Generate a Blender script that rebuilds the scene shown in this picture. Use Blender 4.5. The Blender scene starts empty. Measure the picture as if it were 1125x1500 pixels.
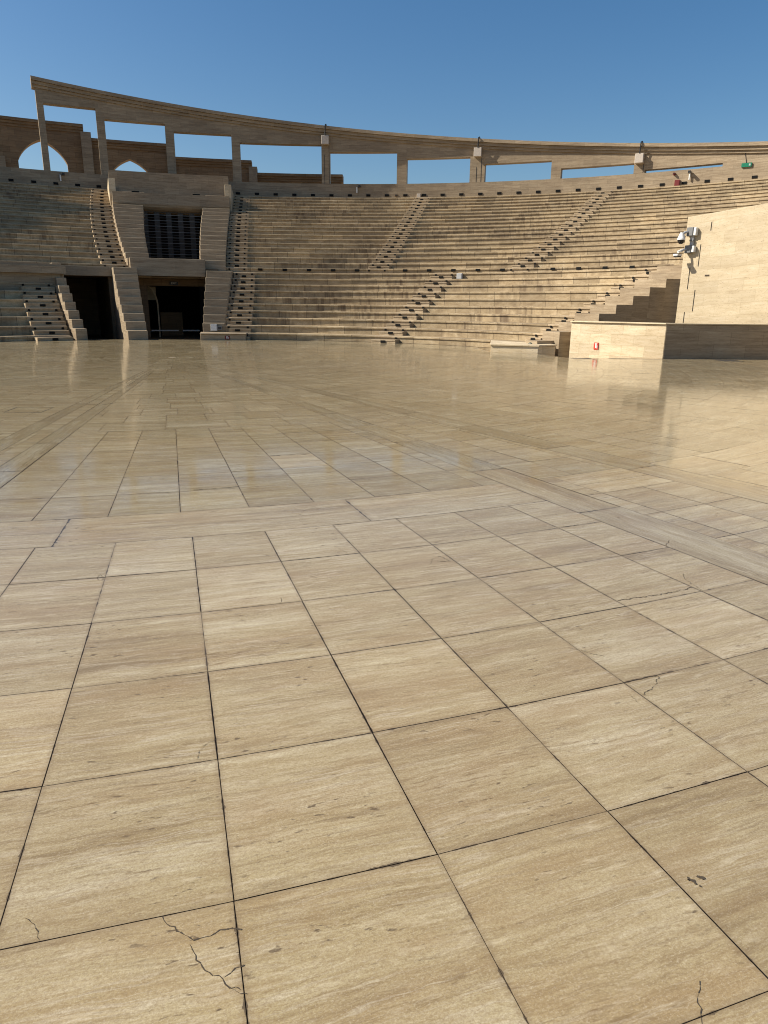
import bpy, bmesh, math, random
from mathutils import Vector, Matrix, noise
random.seed(7)
R_ = math.radians
scene = bpy.context.scene
col = scene.collection

# ------------------------------------------------------------------ materials
def nd(nt, t, **kw):
    n = nt.nodes.new(t)
    for k, v in kw.items():
        if k in n.inputs: n.inputs[k].default_value = v
        else: setattr(n, k, v)
    return n

class NT:
    def __init__(self, name):
        self.m = bpy.data.materials.new(name); self.m.use_nodes = True
        self.t = self.m.node_tree; self.t.nodes.clear()
        self.out = self.t.nodes.new('ShaderNodeOutputMaterial')
        self.b = self.t.nodes.new('ShaderNodeBsdfPrincipled')
        self.t.links.new(self.b.outputs[0], self.out.inputs[0])
    def n(self, t, **kw):
        n = self.t.nodes.new(t)
        for k, v in kw.items():
            setattr(n, k, v)
        return n
    def l(self, a, b): self.t.links.new(a, b)
    def math(self, op, a, b=None, c=None, clamp=False):
        n = self.n('ShaderNodeMath', operation=op, use_clamp=clamp)
        for i, v in enumerate((a, b, c)):
            if v is None: continue
            if isinstance(v, (int, float)): n.inputs[i].default_value = v
            else: self.l(v, n.inputs[i])
        return n.outputs[0]
    def ramp(self, f, stops, interp='LINEAR'):
        n = self.n('ShaderNodeValToRGB'); e = n.color_ramp.elements
        n.color_ramp.interpolation = interp
        while len(e) < len(stops): e.new(0.5)
        for i, (p, c) in enumerate(stops):
            e[i].position = p; e[i].color = (*c, 1) if len(c) == 3 else c
        self.l(f, n.inputs[0]); return n.outputs[0]
    def maprange(self, f, a, b, c, d, smooth=False):
        n = self.n('ShaderNodeMapRange'); n.clamp = True
        if smooth: n.interpolation_type = 'SMOOTHSTEP'
        self.l(f, n.inputs[0])
        for i, v in enumerate((a, b, c, d)): n.inputs[i+1].default_value = v
        return n.outputs[0]
    def scale(self, vec, s, off=None):
        n = self.n('ShaderNodeMapping'); self.l(vec, n.inputs[0])
        n.inputs['Scale'].default_value = s
        if off: n.inputs['Location'].default_value = off
        return n.outputs[0]
    def noise(self, vec, sc=1.0, det=3, rough=.55, dist=0.0):
        n = self.n('ShaderNodeTexNoise'); self.l(vec, n.inputs['Vector'])
        n.inputs['Scale'].default_value = sc; n.inputs['Detail'].default_value = det
        n.inputs['Roughness'].default_value = rough; n.inputs['Distortion'].default_value = dist
        return n.outputs[0]
    def mix(self, f, a, b, mode='MIX'):
        n = self.n('ShaderNodeMix', data_type='RGBA', blend_type=mode)
        for i, v in ((0, f), (6, a), (7, b)):
            if isinstance(v, (int, float)): n.inputs[i].default_value = v
            elif isinstance(v, tuple): n.inputs[i].default_value = (*v, 1)
            else: self.l(v, n.inputs[i])
        return n.outputs[2]

def stone(name, dark, mid, light, course=None, brick_w=1.2, stain=0.0, rough=.6, tone=.12, joint=.35, mortar=.006, va=(.9, 11), vb=(5, 40)):
    """Travertine laid in courses; UV is in metres (u along, v up)."""
    t = NT(name)
    uv = t.n('ShaderNodeUVMap'); uv.uv_map = 'UVMap'; uv = uv.outputs[0]
    obj = t.n('ShaderNodeTexCoord').outputs['Object']
    oi = t.n('ShaderNodeObjectInfo').outputs['Random']
    off = t.n('ShaderNodeCombineXYZ'); t.l(t.math('MULTIPLY', oi, 37.0), off.inputs[2])
    vec = t.n('ShaderNodeVectorMath', operation='ADD'); t.l(uv, vec.inputs[0]); t.l(off.outputs[0], vec.inputs[1]); vec = vec.outputs[0]
    # veins: stretched along u, wandering a little
    warp = t.noise(t.scale(vec, (1.1, 1.6, 1)), 1, 3)
    wv = t.n('ShaderNodeCombineXYZ'); t.l(t.math('MULTIPLY', t.math('SUBTRACT', warp, .5), .13), wv.inputs[1])
    v2 = t.n('ShaderNodeVectorMath', operation='ADD'); t.l(vec, v2.inputs[0]); t.l(wv.outputs[0], v2.inputs[1]); v2 = v2.outputs[0]
    a = t.noise(t.scale(v2, (*va, 1)), 1, 6, .68)
    b = t.noise(t.scale(v2, (*vb, 1)), 1, 4, .7)
    f = t.math('ADD', t.math('MULTIPLY', a, .68), t.math('MULTIPLY', b, .32))
    c = t.ramp(f, [(.34, dark), (.5, mid), (.66, light)])
    # slab-to-slab tone
    if course:
        br = t.n('ShaderNodeTexBrick'); br.offset = .5; br.offset_frequency = 2; br.squash = 1.0
        t.l(uv, br.inputs['Vector'])
        for k, v in (('Scale', 1.0), ('Mortar Size', mortar), ('Mortar Smooth', .3), ('Bias', 0.0), ('Brick Width', brick_w), ('Row Height', course)):
            br.inputs[k].default_value = v
        br.inputs['Color1'].default_value = (1-tone, 1-tone*1.05, 1-tone*1.15, 1); br.inputs['Color2'].default_value = (1+tone*.8, 1+tone*.8, 1+tone*.75, 1)
        br.inputs['Mortar'].default_value = (joint, joint*.92, joint*.8, 1)
        c = t.mix(1.0, c, br.outputs['Color'], 'MULTIPLY')
    # weather patches over whole building, world sized
    p = t.noise(t.scale(obj, (.23, .23, .5)), 1, 4, .6)
    c = t.mix(t.maprange(p, .38, .66, .0, .30), c, (dark[0]*.72, dark[1]*.66, dark[2]*.6))
    if stain:
        s = t.noise(t.scale(vec, (3.6, .3, 1)), 1, 6, .7)
        s = t.maprange(s, .44, .70, 0, 1, True)
        pm = t.maprange(t.noise(t.scale(obj, (.17, .17, .45)), 1, 3, .6), .43, .62, 0, 1, True)
        c = t.mix(t.math('MULTIPLY', t.math('MULTIPLY', s, pm), stain), c, (.10, .062, .03))
        s2 = t.maprange(t.noise(t.scale(vec, (2.1, .2, 1)), 1, 2, .5), .55, .72, 0, 1, True)
        c = t.mix(t.math('MULTIPLY', t.math('MULTIPLY', s2, pm), stain*.8), c, (.13, .082, .042))
    # pits
    pit = t.noise(t.scale(v2, (18, 60, 1)), 1, 2, .5)
    c = t.mix(t.maprange(pit, .62, .72, 0, .6), c, (.14, .095, .05))
    hsv = t.n('ShaderNodeHueSaturation'); t.l(c, hsv.inputs['Color']); t.l(t.math('ADD', .93, t.math('MULTIPLY', oi, .14)), hsv.inputs['Value'])
    t.l(hsv.outputs[0], t.b.inputs['Base Color'])
    t.b.inputs['Roughness'].default_value = rough
    bu = t.n('ShaderNodeBump'); bu.inputs['Strength'].default_value = .25; bu.inputs['Distance'].default_value = .01
    t.l(f, bu.inputs['Height']); t.l(bu.outputs[0], t.b.inputs['Normal'])
    return t.m

def plain(name, c, rough=.5, metal=0.0, emit=None):
    t = NT(name)
    n = t.noise(t.n('ShaderNodeTexCoord').outputs['Object'], 9, 4, .6)
    t.l(t.mix(t.maprange(n, .3, .7, 0, 1), tuple(x*.86 for x in c), tuple(min(1, x*1.08) for x in c)), t.b.inputs['Base Color'])
    t.b.inputs['Roughness'].default_value = rough; t.b.inputs['Metallic'].default_value = metal
    if emit:
        t.b.inputs['Emission Color'].default_value = (*c, 1); t.b.inputs['Emission Strength'].default_value = emit
    return t.m

DK, MD, LT = (.29, .20, .112), (.45, .335, .205), (.60, .475, .325)
M = {}
M['seat'] = stone('seat_travertine', (.235, .165, .09), (.37, .278, .16), (.49, .39, .255), course=60.0, brick_w=1.35, stain=.95, rough=.55, tone=.25, joint=.28, mortar=.014, va=(2.2, 5), vb=(11, 17))
M['step'] = stone('step_travertine', (.26, .185, .107), (.39, .295, .182), (.50, .40, .272), course=60.0, brick_w=4.0, stain=.35, tone=.1, va=(2.2, 5), vb=(11, 17))
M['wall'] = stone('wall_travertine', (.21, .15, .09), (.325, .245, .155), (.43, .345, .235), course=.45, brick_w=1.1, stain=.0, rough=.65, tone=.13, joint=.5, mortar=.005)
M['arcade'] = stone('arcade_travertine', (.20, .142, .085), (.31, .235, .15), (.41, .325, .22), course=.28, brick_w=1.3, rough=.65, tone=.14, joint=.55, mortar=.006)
M['bright'] = stone('sunlit_travertine', (.47, .36, .21), (.62, .50, .33), (.70, .59, .42), course=.36, brick_w=.8, rough=.6, tone=.13, joint=.62, va=(1.6, 9), vb=(9, 36), mortar=.004)  # paler copy of the stone, sunlight put into its colour
M['tall'] = stone('tall_wall_travertine', (.46, .36, .22), (.555, .45, .295), (.63, .53, .375), course=.41, brick_w=.9, rough=.6, tone=.075, joint=.7, va=(1.6, 9), vb=(9, 36), mortar=.004)
M['block'] = stone('block_travertine', (.205, .146, .088), (.325, .247, .157), (.43, .345, .237), course=.366, brick_w=2.4, rough=.6, tone=.1, joint=.6, mortar=.004)
M['brown'] = stone('outer_brown_stone', (.16, .092, .04), (.25, .155, .075), (.33, .22, .12), course=.42, brick_w=1.0, rough=.7, tone=.16, joint=.5, mortar=.01)
M['passage'] = stone('passage_stone', (.13, .08, .04), (.19, .12, .06), (.26, .17, .09), course=.45, brick_w=1.2, rough=.6, tone=.12)  # stone darkened against floor bounce, the passages' shade put into its colour
M['lamp'] = plain('lamp_black_glass', (.006, .006, .006), .6)
M['lamp'].node_tree.nodes['Principled BSDF'].inputs['Specular IOR Level'].default_value=.12
M['dark'] = plain('black_metal', (.016, .016, .018), .45)
M['black'] = plain('shade_black', (.006, .005, .005), .9)  # near-black stands in for the darkness inside the openings
M['white'] = plain('white_paint', (.74, .73, .70), .4)
M['grey'] = plain('pale_grey_paint', (.42, .42, .42), .45)
M['midgrey'] = plain('grey_metal', (.17, .17, .17), .5)
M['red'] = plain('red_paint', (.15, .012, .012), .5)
M['signred'] = plain('sign_red', (.62, .06, .03), .4)
M['green'] = plain('exit_green', (.0, .16, .085), .4)
M['darkgreen'] = plain('dark_green_paint', (.05, .07, .045), .4)
M['palebox'] = plain('pale_stone_box', (.50, .43, .36), .6)
M['cap'] = plain('dome_black', (.008, .008, .009), .12)
M['slat'] = plain('lattice_grey', (.055, .05, .046), .6)
M['pale_strip'] = plain('pale_strip_paint', (.75, .72, .66), .4)

def floor_material():
    t = NT('stage_travertine')
    uv = t.n('ShaderNodeUVMap'); uv.uv_map = 'UVMap'; uv = uv.outputs[0]
    tl = t.n('ShaderNodeUVMap'); tl.uv_map = 'tile'; tl = tl.outputs[0]
    obj = t.n('ShaderNodeTexCoord').outputs['Object']
    at = t.n('ShaderNodeAttribute'); at.attribute_name = 'tone'; tone = at.outputs['Fac']
    at2 = t.n('ShaderNodeAttribute'); at2.attribute_name = 'grain'; grain = at2.outputs['Fac']
    warp = t.noise(t.scale(uv, (1.2, 2.6, 1)), 1, 5, .65)
    warp2 = t.noise(t.scale(uv, (5, 7, 1)), 1, 2, .5)
    w = t.math('ADD', t.math('MULTIPLY', t.math('SUBTRACT', warp, .5), .085), t.math('MULTIPLY', t.math('SUBTRACT', warp2, .5), .03))
    wv = t.n('ShaderNodeCombineXYZ'); t.l(w, wv.inputs[1])
    v2 = t.n('ShaderNodeVectorMath', operation='ADD'); t.l(uv, v2.inputs[0]); t.l(wv.outputs[0], v2.inputs[1]); v2 = v2.outputs[0]
    a = t.noise(t.scale(v2, (.7, 9, 1)), 1, 8, .68)
    b = t.noise(t.scale(v2, (3.2, 38, 1)), 1, 6, .7)
    d = t.noise(t.scale(v2, (22, 150, 1)), 1, 4, .7)
    f = t.math('ADD', t.math('ADD', t.math('MULTIPLY', a, .46), t.math('MULTIPLY', b, .30)), t.math('MULTIPLY', d, .24))
    e_ = t.noise(t.scale(v2, (.32, 4.2, 1), (3, 5, 0)), 1, 5, .6)
    f = t.math('ADD', f, t.math('MULTIPLY', t.math('SUBTRACT', e_, .5), .40))
    f = t.math('ADD', f, t.math('MULTIPLY', t.math('SUBTRACT', grain, .5), .07))
    c = t.ramp(f, [(.36, (.212, .150, .071)), (.43, (.320, .241, .122)), (.49, (.398, .316, .171)), (.545, (.452, .370, .216)), (.63, (.580, .500, .335))])
    # warmer/greyer patches
    p = t.noise(t.scale(uv, (1.3, 4.2, 1)), 1, 5, .62)
    c = t.mix(t.maprange(p, .45, .66, 0, .55), c, (.31, .205, .095))
    g = t.noise(t.scale(obj, (.35, .35, 1)), 1, 4, .6)
    c = t.mix(t.maprange(g, .40, .68, 0, .34), c, (.33, .27, .19))
    # hair-thin bedding lines, dark and light
    for sc_, off_, col_, amt in (((.55, 13, 1), (0, 0, 0), (.17, .115, .06), .40), ((.8, 21, 1), (7, 3, 0), (.60, .53, .41), .40), ((1.1, 34, 1), (2, 11, 0), (.15, .10, .055), .36)):
        q = t.noise(t.scale(v2, sc_, off_), 1, 4, .55)
        ln = t.maprange(t.math('ABSOLUTE', t.math('SUBTRACT', q, .5)), .004, .03, 1, 0)
        br_ = t.maprange(t.noise(t.scale(uv, (2.2, 5, 1), off_), 1, 3, .6), .42, .62, 0, amt)
        c = t.mix(t.math('MULTIPLY', ln, br_), c, col_)
    # fine sandy speckle and short pits
    sp = t.noise(t.scale(uv, (70, 95, 1)), 1, 4, .75)
    c = t.mix(t.maprange(sp, .46, .64, 0, .42), c, (.20, .135, .07))
    sp3 = t.noise(t.scale(uv, (170, 210, 1)), 1, 3, .8)
    c = t.mix(t.maprange(sp3, .40, .62, 0, .45), c, (.21, .145, .08))
    sp4 = t.noise(t.scale(uv, (120, 160, 1), (3, 3, 0)), 1, 3, .8)
    c = t.mix(t.maprange(sp4, .52, .68, 0, .3), c, (.64, .56, .43))
    sp2 = t.noise(t.scale(uv, (25, 45, 1), (9, 4, 0)), 1, 2, .6)
    c = t.mix(t.maprange(sp2, .62, .76, 0, .14), c, (.66, .56, .41))
    pit = t.noise(t.scale(v2, (16, 52, 1)), 1, 3, .55)
    pk = t.noise(t.scale(uv, (1.7, 2.8, 1), (3, 8, 0)), 1, 2, .5)
    pm = t.math('MULTIPLY', t.maprange(pit, .62, .68, 0, 1), t.maprange(pk, .48, .60, 0, 1))
    c = t.mix(t.math('MULTIPLY', pm, .8), c, (.085, .055, .03))
    at3 = t.n('ShaderNodeAttribute'); at3.attribute_name = 'zone'; c = t.mix(at3.outputs['Fac'], c, t.mix(1.0, c, (.86, .88, .895), 'MULTIPLY'))  # inner tiles tinted darker and greyer, distant reflection put into the colour
    # short brown dashes gathered in bands, and mottled brown clouds
    da = t.noise(t.scale(v2, (9, 55, 1), (5, 1, 0)), 1, 4, .7)
    dm = t.maprange(t.noise(t.scale(uv, (.9, 6.5, 1), (1, 6, 0)), 1, 4, .65), .50, .63, 0, 1)
    c = t.mix(t.math('MULTIPLY', t.maprange(da, .52, .66, 0, .75), dm), c, (.155, .10, .048))
    cl = t.noise(t.scale(uv, (6, 16, 1), (4, 4, 0)), 1, 6, .75)
    c = t.mix(t.maprange(cl, .50, .70, 0, .38), c, (.27, .185, .09))
    cl2 = t.noise(t.scale(uv, (5, 22, 1), (8, 2, 0)), 1, 6, .75)
    c = t.mix(t.maprange(cl2, .55, .72, 0, .45), c, (.60, .51, .36))
    # tone per tile
    tc = t.n('ShaderNodeCombineXYZ')
    for i in range(3): t.l(tone, tc.inputs[i])
    c = t.mix(1.0, c, tc.outputs[0], 'MULTIPLY')
    # broken, dirt-filled edges
    sx = t.n('ShaderNodeSeparateXYZ'); t.l(tl, sx.inputs[0])
    ex = t.math('MINIMUM', sx.outputs[0], t.math('SUBTRACT', 1.0, sx.outputs[0]))
    ey = t.math('MINIMUM', sx.outputs[1], t.math('SUBTRACT', 1.0, sx.outputs[1]))
    e = t.math('MULTIPLY', t.math('MINIMUM', ex, ey), .66)
    n1 = t.noise(t.scale(obj, (38, 38, 1)), 1, 3, .7)
    n2 = t.noise(t.scale(obj, (9, 9, 1)), 1, 2, .6)
    thr = t.math('MULTIPLY', t.math('POWER', n1, 3.0), t.maprange(n2, .50, .70, .002, .034))
    chip = t.maprange(t.math('SUBTRACT', e, thr), -.0006, .0012, 1, 0)
    c = t.mix(t.math('MULTIPLY', chip, .88), c, (.035, .026, .018))
    soil = t.maprange(t.math('SUBTRACT', e, t.math('MULTIPLY', n1, .016)), -.004, .014, .34, 0)
    c = t.mix(soil, c, (.20, .14, .08))
    t.l(c, t.b.inputs['Base Color'])
    rn = t.noise(t.scale(uv, (3, 14, 1)), 1, 4, .6)
    sc = t.noise(t.scale(obj, (.55, .55, 1), (4, 2, 0)), 1, 5, .7)
    scf = t.noise(t.scale(obj, (4, 4, 1)), 1, 5, .7)
    dust = t.math('ADD', t.maprange(sc, .46, .68, 0, .07), t.maprange(scf, .52, .75, 0, .06))
    t.l(t.math('ADD', t.math('ADD', t.maprange(rn, .3, .7, .06, .13), dust), t.math('MULTIPLY', pm, .4)), t.b.inputs['Roughness'])
    t.b.inputs['IOR'].default_value = 1.45
    bu = t.n('ShaderNodeBump'); bu.inputs['Strength'].default_value = .05; bu.inputs['Distance'].default_value = .002
    t.l(t.math('SUBTRACT', f, t.math('ADD', t.math('MULTIPLY', pm, .5), chip)), bu.inputs['Height']); t.l(bu.outputs[0], t.b.inputs['Normal'])
    return t.m
M['floor'] = floor_material()
M['joint'] = plain('joint_dirt', (.030, .024, .018), .95)
M['grout'] = plain('pale_grout', (.27, .21, .135), .7)
M['crack'] = plain('crack_dark', (.062, .045, .029), .95)
M['glue'] = plain('resin_patch', (.345, .25, .135), .4)
M['sand'] = plain('sandy_ground', (.36, .27, .17), .9)
M['kerb'] = stone('stage_edge_stone', DK, MD, LT, rough=.35)

# ------------------------------------------------------------------ mesh helpers
class MB:
    def __init__(self): self.v=[]; self.f=[]; self.uv=[]; self.mi=[]
    def quad(self, pts, uvs, mi=0):
        b=len(self.v); self.v += [tuple(p) for p in pts]; self.f.append(tuple(range(b, b+len(pts)))); self.uv.append(list(uvs)); self.mi.append(mi)
    def sweep(self, prof, a0, a1, n, mi=0, uo=None):
        """prof: closed list of (cx,cy,R,z); a0,a1 angle in degrees (number or list per profile point)."""
        m=len(prof); b=len(self.v)
        A0 = a0 if isinstance(a0, list) else [a0]*m
        A1 = a1 if isinstance(a1, list) else [a1]*m
        if uo is None: uo = random.uniform(0, 60)
        Rm = sum(p[2] for p in prof)/m
        per=[0.0]
        for i in range(m):
            p,q=prof[i],prof[(i+1)%m]; per.append(per[-1]+math.hypot(p[2]-q[2], p[3]-q[3]))
        for i in range(n+1):
            s=i/n
            for k,(cx,cy,R,z) in enumerate(prof):
                t=R_(A0[k]+(A1[k]-A0[k])*s)
                self.v.append((cx+R*math.sin(t), cy+R*math.cos(t), z))
        for i in range(n):
            for k in range(m):
                k2=(k+1)%m
                self.f.append((b+i*m+k, b+i*m+k2, b+(i+1)*m+k2, b+(i+1)*m+k))
                p,q=prof[k],prof[k2]
                if abs(p[3]-q[3])>abs(p[2]-q[2]): vk,vq=p[3],q[3]
                else: vk,vq=p[2]*1.0,q[2]*1.0
                def U(kk,ii): return uo+R_(A0[kk]+(A1[kk]-A0[kk])*ii/n)*Rm
                self.uv.append([(U(k,i),vk),(U(k2,i),vq),(U(k2,i+1),vq),(U(k,i+1),vk)]); self.mi.append(mi)
        for i in (0,n):
            idx=[b+i*m+k for k in range(m)]
            self.f.append(tuple(idx if i==0 else reversed(idx)))
            u=[(uo+p[2],p[3]) for p in prof]
            self.uv.append(u if i==0 else u[::-1]); self.mi.append(mi)
    def ring(self, c, R0, R1, z0, z1, a0, a1, n=12, mi=0):
        self.sweep([(c[0],c[1],R0,z0),(c[0],c[1],R0,z1),(c[0],c[1],R1,z1),(c[0],c[1],R1,z0)], a0, a1, n, mi)
    def box(self, o, x, y, z, sx, sy, sz, mi=0):
        """box centred at o with unit axes x,y,z and full sizes"""
        o=Vector(o); x=Vector(x)*sx/2; y=Vector(y)*sy/2; z=Vector(z)*sz/2
        P=lambda a,b,c: o+x*a+y*b+z*c
        F=[[(-1,-1,-1),(1,-1,-1),(1,-1,1),(-1,-1,1)],[(1,1,-1),(-1,1,-1),(-1,1,1),(1,1,1)],[(-1,1,-1),(-1,-1,-1),(-1,-1,1),(-1,1,1)],
           [(1,-1,-1),(1,1,-1),(1,1,1),(1,-1,1)],[(-1,-1,1),(1,-1,1),(1,1,1),(-1,1,1)],[(-1,1,-1),(1,1,-1),(1,-1,-1),(-1,-1,-1)]]
        u0=random.uniform(0,30)
        for k,f in enumerate(F):
            if k<2: uv=[(u0+(c[0]+1)/2*sx, o.z+c[2]*sz/2) for c in f]
            elif k<4: uv=[(u0+9+(c[1]+1)/2*sy, o.z+c[2]*sz/2) for c in f]
            else: uv=[(u0+(c[0]+1)/2*sx,(c[1]+1)/2*sy) for c in f]
            self.quad([P(*c) for c in f], uv, mi)
    def cyl(self, p0, p1, r0, r1=None, n=14, mi=0):
        p0=Vector(p0); p1=Vector(p1); r1=r0 if r1 is None else r1
        d=(p1-p0).normalized(); a=d.orthogonal().normalized(); c=d.cross(a)
        A=[p0+(a*math.cos(2*math.pi*i/n)+c*math.sin(2*math.pi*i/n))*r0 for i in range(n)]
        B=[p1+(a*math.cos(2*math.pi*i/n)+c*math.sin(2*math.pi*i/n))*r1 for i in range(n)]
        for i in range(n):
            j=(i+1)%n; self.quad([A[i],A[j],B[j],B[i]],[(i/n,0),((i+1)/n,0),((i+1)/n,1),(i/n,1)],mi)
        self.quad(A[::-1],[(0,0)]*n,mi); self.quad(B,[(0,0)]*n,mi)
    def dome(self, o, r, up=-1, n=14, m=6, mi=0, s=1.0):
        o=Vector(o); rows=[]
        for j in range(m+1):
            t=math.pi/2*j/m; rows.append([o+Vector((r*math.cos(t)*math.cos(2*math.pi*i/n), r*math.cos(t)*math.sin(2*math.pi*i/n), up*r*s*math.sin(t))) for i in range(n)])
        for j in range(m):
            for i in range(n):
                k=(i+1)%n; self.quad([rows[j][i],rows[j][k],rows[j+1][k],rows[j+1][i]],[(0,0)]*4,mi)
        self.quad(rows[0],[(0,0)]*n,mi)
    def prism(self, poly, z0, z1, mi=0):
        n=len(poly)
        self.quad([(p[0],p[1],z1) for p in poly],[(p[0],p[1]) for p in poly],mi)
        self.quad([(p[0],p[1],z0) for p in reversed(poly)],[(p[0],p[1]) for p in reversed(poly)],mi)
        u=random.uniform(0,20)
        for i in range(n):
            a,b=poly[i],poly[(i+1)%n]; L=math.hypot(b[0]-a[0],b[1]-a[1])
            self.quad([(a[0],a[1],z0),(b[0],b[1],z0),(b[0],b[1],z1),(a[0],a[1],z1)],[(u,z0),(u+L,z0),(u+L,z1),(u,z1)],mi); u+=L
    def build(self, name, mats, parent=None, smooth=False, weld=True):
        me=bpy.data.meshes.new(name); me.from_pydata(self.v,[],self.f)
        uvl=me.uv_layers.new(name='UVMap'); k=0
        flat=[c for f in self.uv for uv in f for c in uv]
        uvl.data.foreach_set('uv', flat)
        for m in (mats if isinstance(mats,(list,tuple)) else [mats]): me.materials.append(m)
        me.polygons.foreach_set('material_index', self.mi)
        if weld:
            bm=bmesh.new(); bm.from_mesh(me); bmesh.ops.remove_doubles(bm, verts=bm.verts, dist=1e-5); bmesh.ops.recalc_face_normals(bm, faces=bm.faces); bm.to_mesh(me); bm.free()
        me.update()
        o=bpy.data.objects.new(name, me); col.objects.link(o)
        if parent is not None: o.parent=parent
        return o

def thing(name, label, cat, group=None):
    o=bpy.data.objects.new(name,None); col.objects.link(o); o.empty_display_size=.3
    o['label']=label; o['category']=cat
    if group: o['group']=group
    return o
def tag(o, label, cat, group=None):
    o['label']=label; o['category']=cat
    if group: o['group']=group
    return o
def struct(o, kind='structure'): o['kind']=kind; return o

def bevel(o, w=.012):
    m=o.modifiers.new('bevel','BEVEL'); m.width=w; m.segments=1; m.limit_method='ANGLE'; m.angle_limit=R_(50)

# ------------------------------------------------------------------ geometry of the theatre
CF=(-6.537,22.031)             # stage paving centre
CL=(-5.6,20.7)                 # lower rows centre
CM=(-4.71,18.21); CT=(-4.82,14.9)
def UC(k):
    s=k/19.5; return (CM[0]+(CT[0]-CM[0])*s, CM[1]+(CT[1]-CM[1])*s)
def UR(u): return 23.2+1.2125*(u-1)          # riser radius of upper row u (1..19)
def UH(u): return 3.18+.342*u if u>0 else 3.25
def LR(j): return 12.1+.787*j                # lower row j (1..10)
def LH(j): return -.02+.3265*j if j>0 else 0.0
def pt(c,R,a,z): a=R_(a); return (c[0]+R*math.sin(a), c[1]+R*math.cos(a), z)
def axes(a):
    a=R_(a); return (math.cos(a),-math.sin(a),0),(math.sin(a),math.cos(a),0),(0,0,1)

def row_prof(c, c2, R, z0, z1, R2, nose=.05, slab=.07, back=None):
    b = R2+.06 if back is None else back
    return [(*c,R+nose,z0-.03),(*c,R+nose,z1-slab),(*c,R,z1-slab-.004),(*c,R,z1-.018),(*c,R+.018,z1),(*c2,b,z1),(*c2,b,z0-.03)]

# angular edges of things on the slopes, degrees, as functions of the row
lower_aisle1 = lambda j: (-8.35+.05*j, -2.75-.175*j)
lower_aisle2 = lambda j: (26.03-.06*j-math.degrees(.61/LR(j)), 26.03-.06*j+math.degrees(.61/LR(j)))
lower_aisle4 = lambda j: (55.9, 59.5)
left_aisle  = lambda j: (-40.4+.42*j-math.degrees(.66/LR(j)), -37.0+.29*j)
upper_left  = lambda u: (-24.75+.166*u-math.degrees(.62/UR(u)), -23.05+.135*u)
upper_a1    = lambda u: (-10.3+.06*u, -8.95+.034*u+math.degrees(.62/UR(u)))
upper_a2    = lambda u: (10.4-.039*u-math.degrees(.61/UR(u)), 10.4-.039*u+math.degrees(.61/UR(u)))
upper_a3    = lambda u: (29.95-.155*u-math.degrees(.61/UR(u)), 29.95-.155*u+math.degrees(.61/UR(u)))

def lamp_box(mb, c, R, a, z, w, h, d=.03):
    x,y,zz=axes(a); p=pt(c,R-d/2+.012,a,z); mb.box(p,x,y,zz,w,d,h)

def lower_tier(label, fa, fb, rows=range(1,11), dR=0.0, H=LH, mid=None):
    T=thing('seating_tier',label,'seating','seating tiers of the theatre')
    for j in rows:
        mb=MB(); a0,a1=fa(j),fb(j); n=max(3,int((a1-a0)/1.6))
        z0=-.42 if j==rows[0] else H(j-1)
        back=None if j<10 else 23.3
        mb.sweep(row_prof(CL,CL,LR(j)+dR,z0,H(j),LR(j+1)+dR,back=back), a0,a1,n)
        o=mb.build('seat_row',M['seat'],T); 
    return T

def upper_tier(label, fa, fb, lamps=()):
    T=thing('seating_tier',label,'seating','seating tiers of the theatre')
    for u in range(1,20):
        mb=MB(); a0,a1=fa(u),fb(u); n=max(3,int((a1-a0)/1.5))
        c=UC(u-1); c2=UC(u)
        mb.sweep(row_prof(c,c2,UR(u),UH(u-1),UH(u),UR(u+1),back=(None if u<19 else 46.9)), a0,a1,n)
        r=mb.build('seat_row',M['seat'],T)
        if u==1:
            for a in lamps:
                l=MB(); lamp_box(l,c,UR(1)+.004,a,3.435,.24,.13); l.build('wall_lamp',M['lamp'],r)
    return T

def aisle(label, fe, rows, lower, H=None, dR=0.0):
    T=thing('aisle_stairs',label,'stairs','stairs between the seating tiers')
    RR = LR if lower else UR; HH = H or (LH if lower else UH)
    run=.787 if lower else 1.2125
    for r in rows:
        c=CL if lower else UC(r-1); c2=CL if lower else UC(r)
        a0,a1=fe(r); am=(a0+a1)/2; R=RR(r)+dR
        z0=HH(r-1); z1=HH(r)
        # half step in front of the row
        if lower or r>1:
            zb = z0 if not (lower and r==rows[0]) else min(0,z0)-.42
            mb=MB(); cc=CL if lower else UC(r-1.5)
            zm=(z0+z1)/2 if r>1 else .15
            wa=a0+(.9 if (lower and a0<0 and a0>-9) else 0)
            mb.sweep([(*cc,R-run/2+.02,zb-.02),(*cc,R-run/2+.02,zm-.05),(*cc,R-run/2,zm-.054),(*cc,R-run/2,zm),(*c,R+.08,zm),(*c,R+.08,zb-.02)],wa,a1,3)
            st=mb.build('step',M['step'],T)
            l=MB(); lamp_box(l,cc,R-run/2+.002,am,(z0+.105 if r>1 else .07),.23,.10); l.build('step_lamp',M['lamp'],st)
        mb=MB()
        zb2 = z0-.03 if not (lower and r==rows[0]) else -.45
        mb.sweep(row_prof(c,c2,R,zb2+.03,z1,RR(r+1)+dR,back=(23.3 if lower and r==10 else (46.9 if (not lower and r==19) else None))),a0,a1,3)
        st=mb.build('step',M['step'],T)
        w=math.radians(a1-a0)*R
        for s in (-1,1):
            if lower and r==1 and s<0: continue
            l=MB(); lamp_box(l,c,R+.004,am+s*math.degrees((w/2-.17)/R),z1-.10,.095,.085); l.build('step_lamp',M['lamp'],st)
    return T

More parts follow.
